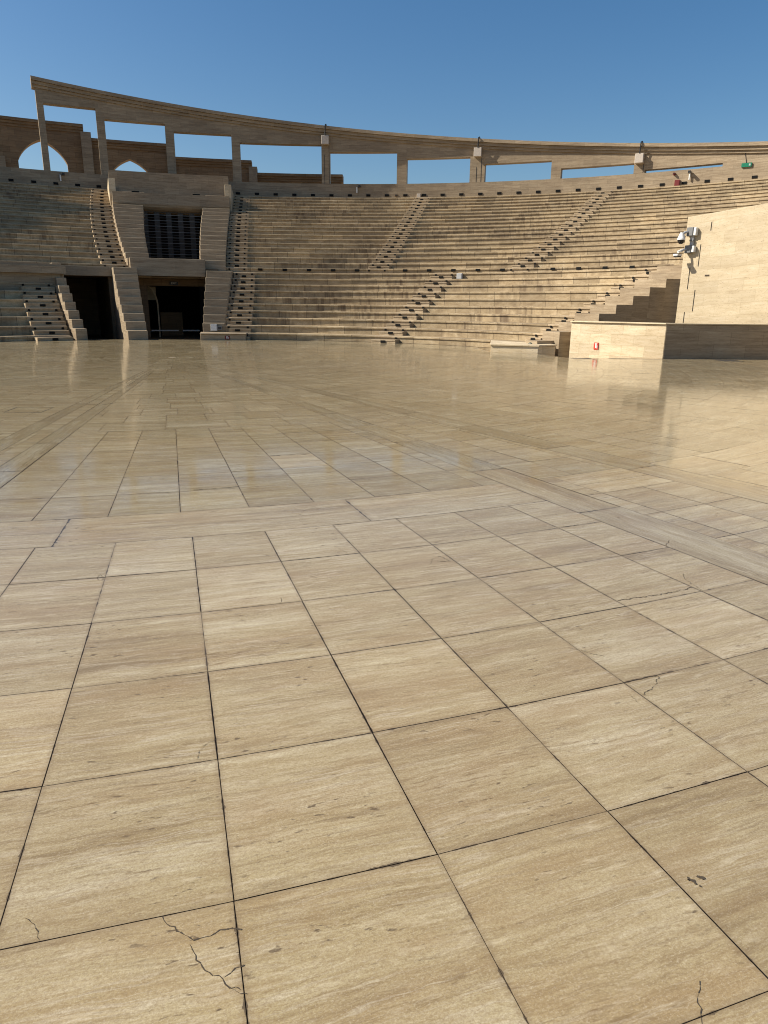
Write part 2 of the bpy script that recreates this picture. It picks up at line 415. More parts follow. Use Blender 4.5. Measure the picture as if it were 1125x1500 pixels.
# --- seating
lower_tier('lower seating tier between the entrance stairs and the middle stairs', lambda j: lower_aisle1(j)[1], lambda j: lower_aisle2(j)[0])
lower_tier('sunlit lower seating tier between the middle stairs and the podium stairs', lambda j: lower_aisle2(j)[1], lambda j: lower_aisle4(j)[0])
LHL=lambda j: -.17+.375*j if j>0 else -.1
lower_tier('shaded seven-row lower tier left of the dark passage', lambda j: -64.0, lambda j: left_aisle(j)[0], rows=range(1,8), dR=.7, H=LHL)
aisle('narrow lower stairs beside the entrance block', lower_aisle1, range(1,11), True)
aisle('lower stairs in the middle of the seating with three lamps a step', lower_aisle2, range(1,11), True)
aisle('lower stairs climbing beside the stepped wall above the podium', lower_aisle4, range(1,11), True)
aisle('short shaded stairs beside the dark passage', left_aisle, range(1,8), True, H=LHL, dR=.7)
lower_tail=None

mids=[-5.66+3.32*i for i in range(16)]
upper_tier('shaded upper seating tier left of the lattice window', lambda u: -62.0, lambda u: upper_left(u)[0])
upper_tier('upper seating tier right beside the lattice window block', lambda u: upper_a1(u)[1], lambda u: upper_a2(u)[0], [a for a in mids if a<9])
upper_tier('upper seating tier in the middle between two lamp-lined stairs', lambda u: upper_a2(u)[1], lambda u: upper_a3(u)[0], [a for a in mids if 12<a<28.2])
upper_tier('sunlit upper seating tier above the tall plain wall', lambda u: upper_a3(u)[1], lambda u: 66.0, [a for a in mids if a>31.5])
aisle('shaded upper stairs left of the lattice window block', upper_left, range(1,20), False)
aisle('steep upper stairs right of the lattice window block', upper_a1, range(1,20), False)
aisle('upper stairs left of centre rising beside the stained rows', upper_a2, range(1,20), False)
aisle('upper stairs right of centre rising towards the downpipes', upper_a3, range(1,20), False)

# walkway between lower and upper tiers where nothing else covers it
mb=MB(); mb.ring(CL,18.1,24.2,2.9,3.235,-64,-33.0,20); mb.ring(CL,21.2,24.2,2.9,3.235,-33.0,-8.0,16); mb.ring(CL,19.3,24.4,2.9,3.238,59.5,63.2,6)
struct(mb.build('walkway',M['wall']))

# wall behind the seven left rows
mb=MB(); mb.ring(CL,18.35,18.9,2.0,3.36,-64,-33.75,20)
tag(mb.build('retaining_wall',M['wall']),'plain shaded wall above the seven left rows','wall')
# low coping wall in front of the shaded upper left tier is the same stone

# ------------------------------------------------------------------ entrance block, lower part
def stepped(mb, fa, fb, js, R0f, Hf, Rend, zbase=-.42, step_base=None):
    """stepped cheek wall: one solid of steps"""
    for j in js:
        a0,a1=fa(j),fb(j)
        zb = zbase
        mb.sweep([(*CL,R0f(j),zb),(*CL,R0f(j),Hf(j)-.0),(*CL,(R0f(j+1) if j!=js[-1] else Rend),Hf(j)),(*CL,(R0f(j+1) if j!=js[-1] else Rend),zb)],a0,a1,2)

mb=MB(); stepped(mb,lambda j:-36.3+.25*j,lambda j:-34.2+.15*j,range(1,10),lambda j:12.45+.787*j,lambda j:.12+.37*j,20.6)
o=mb.build('stepped_parapet',M['block']); bevel(o); tag(o,'stepped parapet with bright sunlit side, left of the dark passage','parapet')
mb=MB(); stepped(mb,lambda j:-27.0+.14*j,lambda j:-23.2+.10*j,range(1,10),lambda j:12.1+.787*j,lambda j:.03+.366*j,20.4)
o=mb.build('stepped_parapet',M['block']); bevel(o); tag(o,'stepped parapet standing between the dark passage and the doorway','parapet')
P3=mb=MB(); stepped(mb,lambda j:-12.62+.075*j,lambda j:-8.36+.04*j,range(2,10),lambda j:12.1+.787*j,lambda j:-.01+.363*j,20.3)
o=mb.build('stepped_parapet',M['block']); bevel(o); tag(o,'stepped parapet right of the doorway carrying a white box','parapet')

# plinth in front of it
mb=MB(); mb.ring(CL,12.35,13.75,-.4,.255,-12.9,-3.6,5); mb.ring(CL,12.30,13.8,.257,.312,-12.95,-3.45,5)
o=mb.build('plinth',M['block']); bevel(o); tag(o,'low stone plinth with a red sign at the foot of the entrance','plinth')
# red sign on it
def sign(name,label,c,R,a,z,w,h):
    T=thing(name,label,'sign')
    x,y,zz=axes(a); m=MB(); m.box(pt(c,R-.012,a,z),x,y,zz,w,.02,h); m.build('plate',M['signred'] if h>w else M['red'],T)
    m=MB(); X=Vector(x); n=Vector(y)
    o=Vector(pt(c,R-.026,a,z))
    # white pictogram: upright extinguisher-like mark
    m.box(o-X*w*.08,x,y,zz,w*.2,.006,h*.55); m.box(o-X*w*.02+Vector((0,0,h*.3)),x,y,zz,w*.36,.006,h*.08); m.box(o+X*w*.22-Vector((0,0,h*.1)),x,y,zz,w*.1,.006,h*.4)
    m.build('pictogram',M['white'],T); return T
sign('safety_sign','small red sign on the low plinth beside the doorway',CL,12.35,-7.4,.12,.22,.16)

# white and dark cabinets on the right cheek
T=thing('wall_cabinet','white square cabinet on the parapet right of the doorway','cabinet')
x,y,z=axes(-10.35); m=MB(); m.box(pt(CL,13.62,-10.35,.51),x,y,z,.30,.12,.30); bevel(m.build('casing',M['grey'],T),.01); m=MB(); m.box(pt(CL,13.555,-10.35,.51),x,y,z,.24,.012,.24); m.build('door',M['white'],T)
T=thing('floodlight','small dark floodlight next to the white cabinet','lamp')
x,y,z=axes(-9.25); m=MB(); m.box(pt(CL,13.60,-9.25,.50),x,y,z,.20,.12,.17); m.build('casing',M['midgrey'],T); m=MB(); m.box(pt(CL,13.535,-9.25,.50),x,y,z,.14,.012,.11); m.build('lens',M['dark'],T)

# beams over the doorway and the passage
mb=MB(); mb.ring(CL,19.85,21.6,2.97,3.86,-23.1,-12.1,8); o=mb.build('lintel_beam',M['block']); bevel(o); tag(o,'wide stone beam above the main doorway','beam')
mb=MB(); mb.ring(CL,20.05,21.4,2.90,3.37,-34.3,-23.1,8); o=mb.build('lintel_beam',M['wall']); bevel(o); tag(o,'low stone beam above the dark left passage','beam')
mb=MB(); mb.ring(CL,20.2,22.0,2.75,3.30,-12.1,-8.0,4); o=mb.build('lintel_beam',M['block']); bevel(o); tag(o,'short dark beam beside the lamp-lined entrance stairs','beam')

# doorway interior
T=thing('doorway','dark main doorway with brown lining and an arch inside','doorway')
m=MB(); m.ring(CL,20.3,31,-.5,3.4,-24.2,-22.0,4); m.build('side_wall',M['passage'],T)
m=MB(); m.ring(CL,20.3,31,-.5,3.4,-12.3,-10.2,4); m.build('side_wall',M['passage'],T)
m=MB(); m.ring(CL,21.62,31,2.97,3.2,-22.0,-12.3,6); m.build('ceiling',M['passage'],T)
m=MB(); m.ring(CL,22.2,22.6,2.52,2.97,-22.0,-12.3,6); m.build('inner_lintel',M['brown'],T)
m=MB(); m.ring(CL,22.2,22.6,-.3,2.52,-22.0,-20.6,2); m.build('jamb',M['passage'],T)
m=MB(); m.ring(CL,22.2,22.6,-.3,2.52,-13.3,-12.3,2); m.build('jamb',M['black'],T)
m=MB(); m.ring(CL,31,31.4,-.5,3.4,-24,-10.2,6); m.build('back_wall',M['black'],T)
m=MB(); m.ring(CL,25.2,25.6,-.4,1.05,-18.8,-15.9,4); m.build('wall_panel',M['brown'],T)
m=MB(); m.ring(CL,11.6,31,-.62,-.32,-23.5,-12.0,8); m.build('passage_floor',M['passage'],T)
# arch trim, its light put into a pale stone colour
prof=[]
pts=[]
for i in range(15):
    t=i/14
    if t<.45: pts.append((-19.15, -.3+t/.45*1.7))
    else:
        s=(t-.45)/.55; pts.append((-19.15-1.5*(1-math.cos(s*math.pi/2)), 1.4+1.15*math.sin(s*math.pi/2)))
m=MB()
for i in range(14):
    (a,z0),(b,z1)=pts[i],pts[i+1]
    m.quad([pt(CL,22.9,a,z0),pt(CL,22.9,a-.18,z0),pt(CL,22.9,b-.18,z1),pt(CL,22.9,b,z1)],[(0,z0),(.05,z0),(.05,z1),(0,z1)])
    m.quad([pt(CL,22.9,a-.18,z0),pt(CL,23.3,a-.18,z0),pt(CL,23.3,b-.18,z1),pt(CL,22.9,b-.18,z1)],[(0,z0),(.4,z0),(.4,z1),(0,z1)])
    m.quad([pt(CL,22.9,a,z0),pt(CL,22.9,b,z1),pt(CL,23.3,b,z1),pt(CL,23.3,a,z0)],[(0,z0),(0,z1),(.4,z1),(.4,z0)])
m.build('arch_trim',M['bright'],T)
m=MB(); m.ring(CL,23.8,24.0,1.75,2.5,-21.6,-19.3,3); m.build('arch_back',M['bright'],T)  # pale panel stands in for the lit wall behind the arch
m=MB(); m.ring(CL,22.7,22.75,.03,.10,-20.4,-16.6,4); m.ring(CL,22.7,22.75,.03,.10,-16.0,-13.6,4); m.build('pale_strip',M['pale_strip'],T)  # pale horizontal strips low in the doorway
# exit sign
def text_mesh(body, size):
    cu=bpy.data.curves.new('lettering','FONT'); cu.body=body; cu.size=size; cu.align_x='CENTER'; cu.align_y='CENTER'; cu.extrude=.004
    ob=bpy.data.objects.new('lettering',cu); col.objects.link(ob)
    dg=bpy.context.evaluated_depsgraph_get(); me=bpy.data.meshes.new_from_object(ob.evaluated_get(dg)); bpy.data.objects.remove(ob); return me
T=thing('exit_sign','small black exit sign with pale letters hanging in the doorway','sign')
x,y,z=axes(-16.85); m=MB(); m.box(pt(CL,22.10,-16.85,2.66),x,y,z,.46,.06,.20); m.build('casing',M['dark'],T)
me=text_mesh('EXIT',.15); me.materials.append(M['white'])
o=bpy.data.objects.new('lettering',me); col.objects.link(o); o.parent=T
X,Y,Z=Vector(x),Vector(y),Vector(z); o.matrix_world=Matrix.Translation(Vector(pt(CL,22.06,-16.85,2.67))) @ Matrix((X,Z,-Y)).transposed().to_4x4()

# left passage interior
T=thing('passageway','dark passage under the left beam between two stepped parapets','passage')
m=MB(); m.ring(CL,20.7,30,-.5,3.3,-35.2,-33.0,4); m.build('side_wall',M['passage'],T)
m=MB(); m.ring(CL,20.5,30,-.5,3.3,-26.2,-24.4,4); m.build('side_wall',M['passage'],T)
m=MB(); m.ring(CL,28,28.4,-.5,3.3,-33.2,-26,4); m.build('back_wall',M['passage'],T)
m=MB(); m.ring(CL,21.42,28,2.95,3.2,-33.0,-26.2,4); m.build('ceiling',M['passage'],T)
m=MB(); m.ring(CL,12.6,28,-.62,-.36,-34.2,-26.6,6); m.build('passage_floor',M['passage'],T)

# ------------------------------------------------------------------ upper block with lattice window
T=thing('window_block','massive stone block with a dark lattice window among the upper rows','building')
eL=lambda u:-23.05+.135*u+.03; oL=lambda u:-20.2+.145*u
oR=lambda u:-13.7+.105*u; eR=lambda u:-10.3+.06*u-.03
for fa,fb in ((eL,oL),(oR,eR)):
    mb=MB()
    for u in range(1,18):
        c=UC(u-1); c2=UC(u)
        h=UH(u)+.34
        mb.sweep([(*c,UR(u)-.05,2.9 if u==1 else UH(u-1)-.3),(*c,UR(u)-.05,h),(*c2,UR(u+1)+(.0 if u<17 else .3),h),(*c2,UR(u+1)+(.0 if u<17 else .3),UH(u-1)-.3)],fa(u),fb(u),3)
    o=mb.build('stepped_cheek',M['block'],T); bevel(o,.015)
c=UC(12.6); Rl=23.2+1.2125*12.6
mb=MB()  # splayed lintel: soffit curves back
prof=[(*c,Rl+.05,8.86),(*c,Rl+.05,8.15),(*c,Rl+.12,7.98),(*c,Rl+.30,7.82),(*c,Rl+.62,7.72),(*c,Rl+1.4,7.68),(*c,Rl+1.4,8.86)]
mb.sweep(prof,-21.15,-9.55,10); mb.build('lintel',M['wall'],T)
mb=MB(); c5=UC(16.5); mb.sweep([(*c,Rl+1.4,8.5),(*c,Rl+1.4,8.86),(*c5,23.2+1.2125*17.2,8.86),(*c5,23.2+1.2125*17.2,8.5)],-21.0,-9.55,10); mb.build('ledge',M['wall'],T)
mb=MB(); c5=UC(17.6); mb.ring(c5,23.2+1.2125*17.4,45.6,8.6,10.93,-20.75,-9.6,10); mb.build('back_wall',M['wall'],T)
for a0,a1,h in ((-21.25,-20.62,9.75),(-9.95,-9.3,9.72)):
    mb=MB(); mb.ring(UC(14),23.2+1.2125*13.4,44.0,7.9,h,a0,a1,2); bevel(mb.build('end_block',M['bright'],T),.01)  # paler stone paints these ends as sunlit
for a in (-18.9,-12.9):
    l=MB(); x,y,z=axes(a); l.box(pt(c,Rl+.25,a,8.90),x,y,z,.5,.25,.09); l.build('ledge_lamp',M['lamp'],T)
# recess, its shade put into a black back, and lattice
mb=MB(); cR=UC(9); mb.ring(cR,41.5,41.8,3.2,8.2,-20.6,-11.8,8); mb.build('recess_back',M['black'],T)
lat=MB(); Rw=38.6; cw=UC(10)
a0,a1=-18.75,-12.15
zt,zb=7.9,4.2
for i in range(6):
    a=a0+(a1-a0)*(i+.32)/5.6
    lat.ring(cw,Rw+.06,Rw+.12,zb,zt,a-.26,a+.26,2)
for i in range(21):
    z=zb+(zt-zb)*i/20
    lat.ring(cw,Rw,Rw+.05,z-.018,z+.018,a0,a1,6,mi=1 if i%2==0 else 0)
lat.build('lattice_screen',[M['slat'],M['midgrey']],T)
mb=MB(); mb.ring(UC(1),23.4,39.5,3.25,3.9,-19.6,-13.2,6); mb.build('sill',M['block'],T)

# ------------------------------------------------------------------ rim wall and arcade
T=thing('rim_wall','long curved stone wall with black lamps behind the top seat row','wall')
mb=MB(); mb.ring(CT,46.8,47.5,8.9,10.9,-62,-21.3,28); mb.ring(CT,46.8,47.5,8.9,10.9,-21.3,-9.0,9); mb.ring(CT,46.8,47.5,8.9,10.9,-9.0,66,50); mb.build('wall_face',M['arcade'],T)
for i in range(56):
    a=-28.79-1.82*2+1.823*i
    if -21.2<a<-9.2 or a>64: continue
    l=MB(); lamp_box(l,CT,46.8,a,10.05,.33,.17,.05); l.build('wall_lamp',M['lamp'],T)

T=thing('arcade','high sloping stone arcade with nine rectangular openings along the rim','arcade')
top=lambda a: 16.97-.0744*(a+26.2)
opens=[(-25.45,-21.17,15.38),(-20.47,-15.2,14.73),(-14.42,-9.13,14.25),(-8.35,-.55,13.73),(.26,6.80,13.22),(7.77,13.87,12.72),(15.29,21.5,12.19),(22.4,28.83,11.61),(29.76,36.08,11.13)]
def seg(mb,a0,a1,zb,R0=46.82,R1=47.52,drop=.62,n=None):
    n=n or max(2,int((a1-a0)/1.0)); vs=[]
    for i in range(n+1):
        a=a0+(a1-a0)*i/n; zt=top(a)-drop
        vs.append([pt(CT,R0,a,zb),pt(CT,R0,a,zt),pt(CT,R1,a,zt),pt(CT,R1,a,zb)])
    u=lambda a: R_(a)*R0+60
    for i in range(n):
        A,B=vs[i],vs[i+1]; ua=u(a0+(a1-a0)*i/n); ub=u(a0+(a1-a0)*(i+1)/n)
        for k in range(4):
            k2=(k+1)%4
            va,vb=(A[k][2],A[k2][2]) if k in (0,2) else (0,.7)
            wa,wb=(B[k][2],B[k2][2]) if k in (0,2) else (0,.7)
            mb.quad([A[k],A[k2],B[k2],B[k]],[(ua,va),(ua,vb),(ub,wb),(ub,wa)])
    for i in (0,n):
        A=vs[i]; mb.quad(A,[(0,A[0][2]),(0,A[1][2]),(.7,A[2][2]),(.7,A[3][2])])
edges=[-26.0]+[e for o in opens for e in o[:2]]+[66.0]
for i in range(0,len(edges),2):
    mb=MB(); seg(mb,edges[i],edges[i+1],10.895); mb.build('pillar',M['arcade'],T)
for a0,a1,zb in opens:
    mb=MB(); seg(mb,a0,a1,zb); mb.build('lintel',M['arcade'],T)
mb=MB()
for d0,d1,pr in ((.64,.46,.10),(.46,.24,.22),(.24,.0,.36)):
    n=92; 
    for i in range(n):
        a=-26.25+(92.2)*i/n; b=-26.25+92.2*(i+1)/n
        q=[pt(CT,46.82-pr,a,top(a)-d0),pt(CT,46.82-pr,a,top(a)-d1-.012),pt(CT,47.6,a,top(a)-d1-.012),pt(CT,47.6,a,top(a)-d0)]
        r=[pt(CT,46.82-pr,b,top(b)-d0),pt(CT,46.82-pr,b,top(b)-d1-.012),pt(CT,47.6,b,top(b)-d1-.012),pt(CT,47.6,b,top(b)-d0)]
        for k in range(4):
            k2=(k+1)%4; ua,ub=R_(a)*46.8+60,R_(b)*46.8+60
            mb.quad([q[k],q[k2],r[k2],r[k]],[(ua,q[k][2]),(ua,q[k2][2]),(ub,r[k2][2]),(ub,r[k][2])])
        if i==0: mb.quad(q,[(p[0],p[2]) for p in q])
        if i==n-1: mb.quad(r,[(p[0],p[2]) for p in r])
mb.build('cornice',M['arcade'],T)

for a,z,lab in ((-.16,14.02,'stone-coloured box with a cable under the cornice, leftmost of three'),(14.6,12.98,'stone-coloured box with a cable, in the middle of the arcade'),(29.28,11.85,'sunlit box with a cable near the thinnest arcade opening')):
    B=thing('cable_box',lab,'box','boxes fixed under the arcade cornice')
    x,y,zz=axes(a); m=MB(); m.box(pt(CT,46.82-.2,a,z),x,y,zz,.58,.42,.62); bevel(m.build('casing',M['palebox'],B),.02)
    m=MB(); zt=top(a)
    P=[pt(CT,46.42,a,z+.31),pt(CT,46.42,a+.03,zt-.35),pt(CT,46.36,a+.06,zt+.02),pt(CT,46.6,a+.1,zt+.10),pt(CT,46.9,a+.1,zt+.02)]
    for p,q in zip(P,P[1:]): m.cyl(p,q,.045,n=8)
    m.build('cable',M['dark'],B)
    m=MB()
    for d,z0,z1 in ((.35,10.92,z-.35),(-.1,10.92,z-1.0)):
        if z1-z0>.4: m.box(pt(CT,46.815,a+d,(z0+z1)/2),x,y,zz,.03,.02,z1-z0)
    if m.v: m.build('conduit',M['dark'],B)

# fittings on the rim wall
def pole_cam(a,label,s=1):
    T=thing('pole_camera',label,'camera','pole cameras on the rim wall')
    m=MB(); m.cyl(pt(CT,46.68,a,10.22),pt(CT,46.68,a,10.66),.055,n=10); m.cyl(pt(CT,46.80,a,10.5),pt(CT,46.68,a,10.5),.03,n=8); m.build('pole',M['white'],T)
    m=MB(); m.box(pt(CT,46.55,a+s*.27,10.70),*axes(a),.16,.34,.13); m.box(pt(CT,46.68,a+s*.13,10.65),*axes(a),.3,.04,.04); m.build('camera_head',M['dark'],T)
pole_cam(-24.7,'thin white pole camera in shade below the pointed arch')
pole_cam(2.91,'thin white pole camera on the wall under the fifth opening')
pole_cam(33.6,'sunlit white pole camera above the red box',0)
T=thing('hose_cabinet','dark red cabinet on the wall beside a black lamp','cabinet')
m=MB(); m.box(pt(CT,46.7,32.65,10.05),*axes(32.65),.34,.24,.42); bevel(m.build('casing',M['red'],T),.01); m=MB(); m.box(pt(CT,46.575,32.65,10.03),*axes(32.65),.26,.012,.30); m.build('door',M['red'],T)
T=thing('alarm_sounder','small dark red alarm above the red cabinet','alarm')
m=MB(); m.cyl(pt(CT,46.8,32.3,10.68),pt(CT,46.62,32.3,10.68),.10,.08); m.build('sounder',M['red'],T); m=MB(); m.cyl(pt(CT,46.62,32.3,10.68),pt(CT,46.58,32.3,10.68),.05,.04); m.build('horn',M['dark'],T)
T=thing('exit_sign','green sign plate with a cable on the sunlit wall at right','sign')
m=MB(); m.box(pt(CT,46.74,37.95,10.83),*axes(37.95),.62,.10,.24); m.build('plate',M['green'],T)
m=MB(); X=Vector(axes(37.95)[0]); o=Vector(pt(CT,46.686,37.95,10.83)); m.box(o+X*.2,*axes(37.95),.10,.012,.12); m.build('pictogram',M['grey'],T)
m=MB(); m.cyl(pt(CT,46.8,37.9,10.95),pt(CT,46.8,37.7,11.6),.018,n=6); m.build('cable',M['dark'],T)
T=thing('junction_box','pale box at the head of the middle stairs','box'); m=MB(); m.box(pt(CT,46.66,9.03,9.97),*axes(9.03),.30,.28,.32); bevel(m.build('casing',M['palebox'],T),.012); m=MB(); m.box(pt(CT,46.515,9.03,9.97),*axes(9.03),.22,.012,.24); m.build('cover',M['palebox'],T)
T=thing('junction_box','small brown box between two lamps on the rim wall','box'); m=MB(); m.box(pt(CT,46.74,6.78,10.05),*axes(6.78),.20,.1,.15); m.build('casing',M['brown'],T); m=MB(); m.box(pt(CT,46.685,6.78,10.05),*axes(6.78),.14,.012,.1); m.build('cover',M['dark'],T)
T=thing('junction_box','pale grey box at the top of the lower middle stairs','box'); m=MB(); m.box(pt(CL,LR(10)-.06,28.05,3.07),*axes(28.05),.30,.14,.29); bevel(m.build('casing',M['grey'],T),.01); m=MB(); m.box(pt(CL,LR(10)-.136,28.05,3.07),*axes(28.05),.24,.012,.23); m.build('cover',M['grey'],T)

# ------------------------------------------------------------------ outer wall with pointed arches
CO=CT; RO=56.0
T=thing('outer_wall','brown stone outer wall with pointed arches seen through the arcade, with raised sections out of view for shade','wall')
def outer(a0,a1,zt,arches=()):
    mb=MB(); A=sorted(set([a0,a1]+[a0+(a1-a0)*i/24 for i in range(25)]+[x for (c,w,zs,za) in arches for x in [c+w*(i/12-1) for i in range(25)] if a0<=x<=a1]))
    def zb(a,side):
        for (c,w,zs,za) in arches:
            if c-w<=a<=c+w and not (side==-1 and abs(a-(c-w))<1e-9) and not (side==1 and abs(a-(c+w))<1e-9):
                s=abs(a-c)/w; k_=.55; return zs+(za-zs)*math.sqrt(max(0,(1+k_)**2-(s+k_)**2))/math.sqrt((1+k_)**2-k_**2)
        return 2.0
    for a,b in zip(A,A[1:]):
        z0,z1=zb(a,-1),zb(b,1)
        P=[pt(CO,RO,a,z0),pt(CO,RO,a,zt),pt(CO,RO+1.0,a,zt),pt(CO,RO+1.0,a,z0)]
        Q=[pt(CO,RO,b,z1),pt(CO,RO,b,zt),pt(CO,RO+1.0,b,zt),pt(CO,RO+1.0,b,z1)]
        ua,ub=R_(a)*RO+80,R_(b)*RO+80
        for k in range(4):
            k2=(k+1)%4
            if k in (0,2): uvs=[(ua,P[k][2]),(ua,P[k2][2]),(ub,Q[k2][2]),(ub,Q[k][2])]
            else: uvs=[(ua,0),(ua,1),(ub,1),(ub,0)]
            mb.quad([P[k],P[k2],Q[k2],Q[k]],uvs)
    for a in (a0,a1):
        P=[pt(CO,RO,a,2.0),pt(CO,RO,a,zt),pt(CO,RO+1,a,zt),pt(CO,RO+1,a,2.0)]; mb.quad(P,[(0,2),(0,zt),(1,zt),(1,2)])
    mb.build('wall_panel',M['brown'],T,weld=True)
    mb=MB()
    for d0,d1,pr in ((.62,.42,.10),(.42,.22,.2),(.22,-.02,.34)): mb.ring(CO,RO-pr,RO+1.02,zt-d0,zt-d1-.01,a0-.1*(a0>-60),a1+.12,20)
    mb.build('cornice',M['brown'],T)
def arch(c,dz): return (c,2.1,12.0-dz,14.62-dz)
outer(-29.3,-22.3,16.03,[arch(-25.66,0)])
for i in range(9): outer(-29.4-7.15*(i+1),-29.4-7.15*i,(17.2,21,26,29.5,30.5,30.5,30.5,30,29)[i],[arch(-32.8-7.15*i,-.95-.9*i)])  # unseen sections, heights raised to shade the upper left tier
outer(-21.75,-15.0,15.03,[arch(-18.52,.95)])
outer(-14.9,-7.85,14.03,[arch(-11.4,1.95)])
outer(-7.45,.6,13.03,[])
for a0,a1,zt in ((-22.3,-21.75,15.44),(-15.05,-14.85,14.3),(-7.85,-7.4,13.5),(-29.2,-28.75,13.0)):
    mb=MB(); mb.ring(CO,RO-.5,RO+.9,2.0,zt,a0-.15,a1+.15,2); mb.build('buttress',M['arcade'],T)

# ------------------------------------------------------------------ right side: stepped wall, platform, podium, tall wall
mb=MB(); stepped(mb,lambda j:59.55,lambda j:62.4 if j==1 else (63.6 if j==2 else 64.55),range(1,10),lambda j:LR(j)-.33,lambda j:LH(j)+.10,19.35)
o=mb.build('stepped_parapet',M['block']); bevel(o); tag(o,'sunlit stepped parapet climbing behind the podium','parapet')
T=thing('floodlight','round dark green floodlight on the wall above the stage recess','lamp')
p0=Vector(pt(CL,LR(1)-.33,61.3,.235)); d=Vector(axes(61.3)[1])
m=MB(); m.cyl(p0,p0-d*.10,.06,.10); m.cyl(p0-d*.10,p0-d*.14,.115,.115); m.build('casing',M['darkgreen'],T); m=MB(); m.cyl(p0-d*.14,p0-d*.15,.09,.09); m.build('lens',M['midgrey'],T)
# platform
mb=MB(); mb.prism([(3.82,26.35),(5.42,25.75),(6.18,26.36),(5.6,28.0),(5.2,28.9),(4.3,29.6)],-.45,.235); mb.prism([(3.78,26.31),(5.44,25.70),(6.22,26.36),(5.63,28.02),(5.22,28.92),(4.3,29.63)],.239,.30)
o=mb.build('stage_step',M['bright']); bevel(o,.01); tag(o,'low pale platform block at the edge of the stage left of the podium','platform')

# podium: low wall in two runs round a corner
A=Vector((9.18,23.92)); B=Vector((6.66,26.25)); C=Vector((17.5,24.40))
def wallrun(mb,p,q,th,z0,z1,side,mi=0):
    d=(q-p).normalized(); n=Vector((-d.y,d.x))*side
    poly=[p,q,q+n*th,p+n*th]; 
    mb.prism([tuple(v) for v in (poly if side>0 else poly[::-1])],z0,z1,mi)
T=thing('podium_wall','low podium wall, one face glaring in sun and one in shade','wall')
nb=Vector((-(B-A).y,(B-A).x)).normalized()
inner=Vector((9.62,24.28))
mb=MB(); mb.prism([tuple(A),(9.50,24.3),(6.98,26.63),tuple(B)][::-1],-.45,1.09); bevel(mb.build('sunlit_face',M['bright'],T),.01)  # same wall in the paler stone, sun glare painted in
mb=MB(); mb.prism([tuple(A+Vector((.004,.0))),tuple(C),(17.5,24.80),(9.505,24.3)],-.45,1.088); bevel(mb.build('shaded_face',M['wall'],T),.01)  # same wall in the darker stone, shade painted in
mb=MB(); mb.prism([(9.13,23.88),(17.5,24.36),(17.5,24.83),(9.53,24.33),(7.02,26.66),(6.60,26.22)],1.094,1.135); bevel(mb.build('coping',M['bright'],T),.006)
# red sign on podium
T=thing('safety_sign','upright red sign on the sunlit podium face','sign')
d=(A-B).normalized(); n=Vector((d.y,-d.x)); 
if n.x>0: n=-n
q=B+(A-B)*.30; X=Vector((d.x,d.y,0)); Nn=Vector((n.x,n.y,0))
m=MB(); m.box(Vector((q.x,q.y,.30))+Nn*.012,X,Nn,(0,0,1),.17,.02,.24); m.build('plate',M['signred'],T)
m=MB(); o=Vector((q.x,q.y,.30))+Nn*.026; m.box(o,X,Nn,(0,0,1),.05,.006,.13); m.box(o+Vector((0,0,.08)),X,Nn,(0,0,1),.09,.006,.025); m.box(o+X*.045-Vector((0,0,.03)),X,Nn,(0,0,1),.02,.006,.1); m.build('pictogram',M['white'],T)

# tall plain wall
E0=Vector((10.86,27.5)); w=Vector((1.89,-2.30)).normalized()
nn=Vector((w.y,-w.x))
T=thing('tall_wall','tall plain sunlit stone wall rising behind the podium','wall')
E1=E0+w*9
mb=MB(); th=-nn*1.1
mb.prism([tuple(E0),tuple(E0+th),tuple(E1+th),tuple(E1)][::-1],-.45,4.77)
mb.v=[(x,y,z+(.077*((x-E0.x)*w.x+(y-E0.y)*w.y) if z>4 else 0)) for x,y,z in mb.v]; o=mb.build('wall_face',M['tall'],T); bevel(o,.012)
mb=MB(); W3=Vector((w.x,w.y,0)); N3=Vector((nn.x,nn.y,0))
zz=4.55
for i,(off,h) in enumerate(((.62,.3),(.0,0),(.62,.78),(.32,.78),(.62,.78),(.32,.78),(.62,.82))):
    if h: mb.box(Vector((E0.x,E0.y,zz-h/2))+W3*(off+(.0 if i else .3))+N3*.002,W3,N3,(0,0,1),.026,.012,h*.96)
    zz-= h if h else .42
mb.build('open_joint',M['joint'],T)
mb=MB(); mb.box(Vector((E0.x,E0.y,2.75))+W3*1.0+N3*.004,W3,N3,(0,0,1),.16,.02,.05); mb.build('chip',M['crack'],T)
def local(a,b,z): return Vector((E0.x,E0.y,z))+W3*a+N3*b
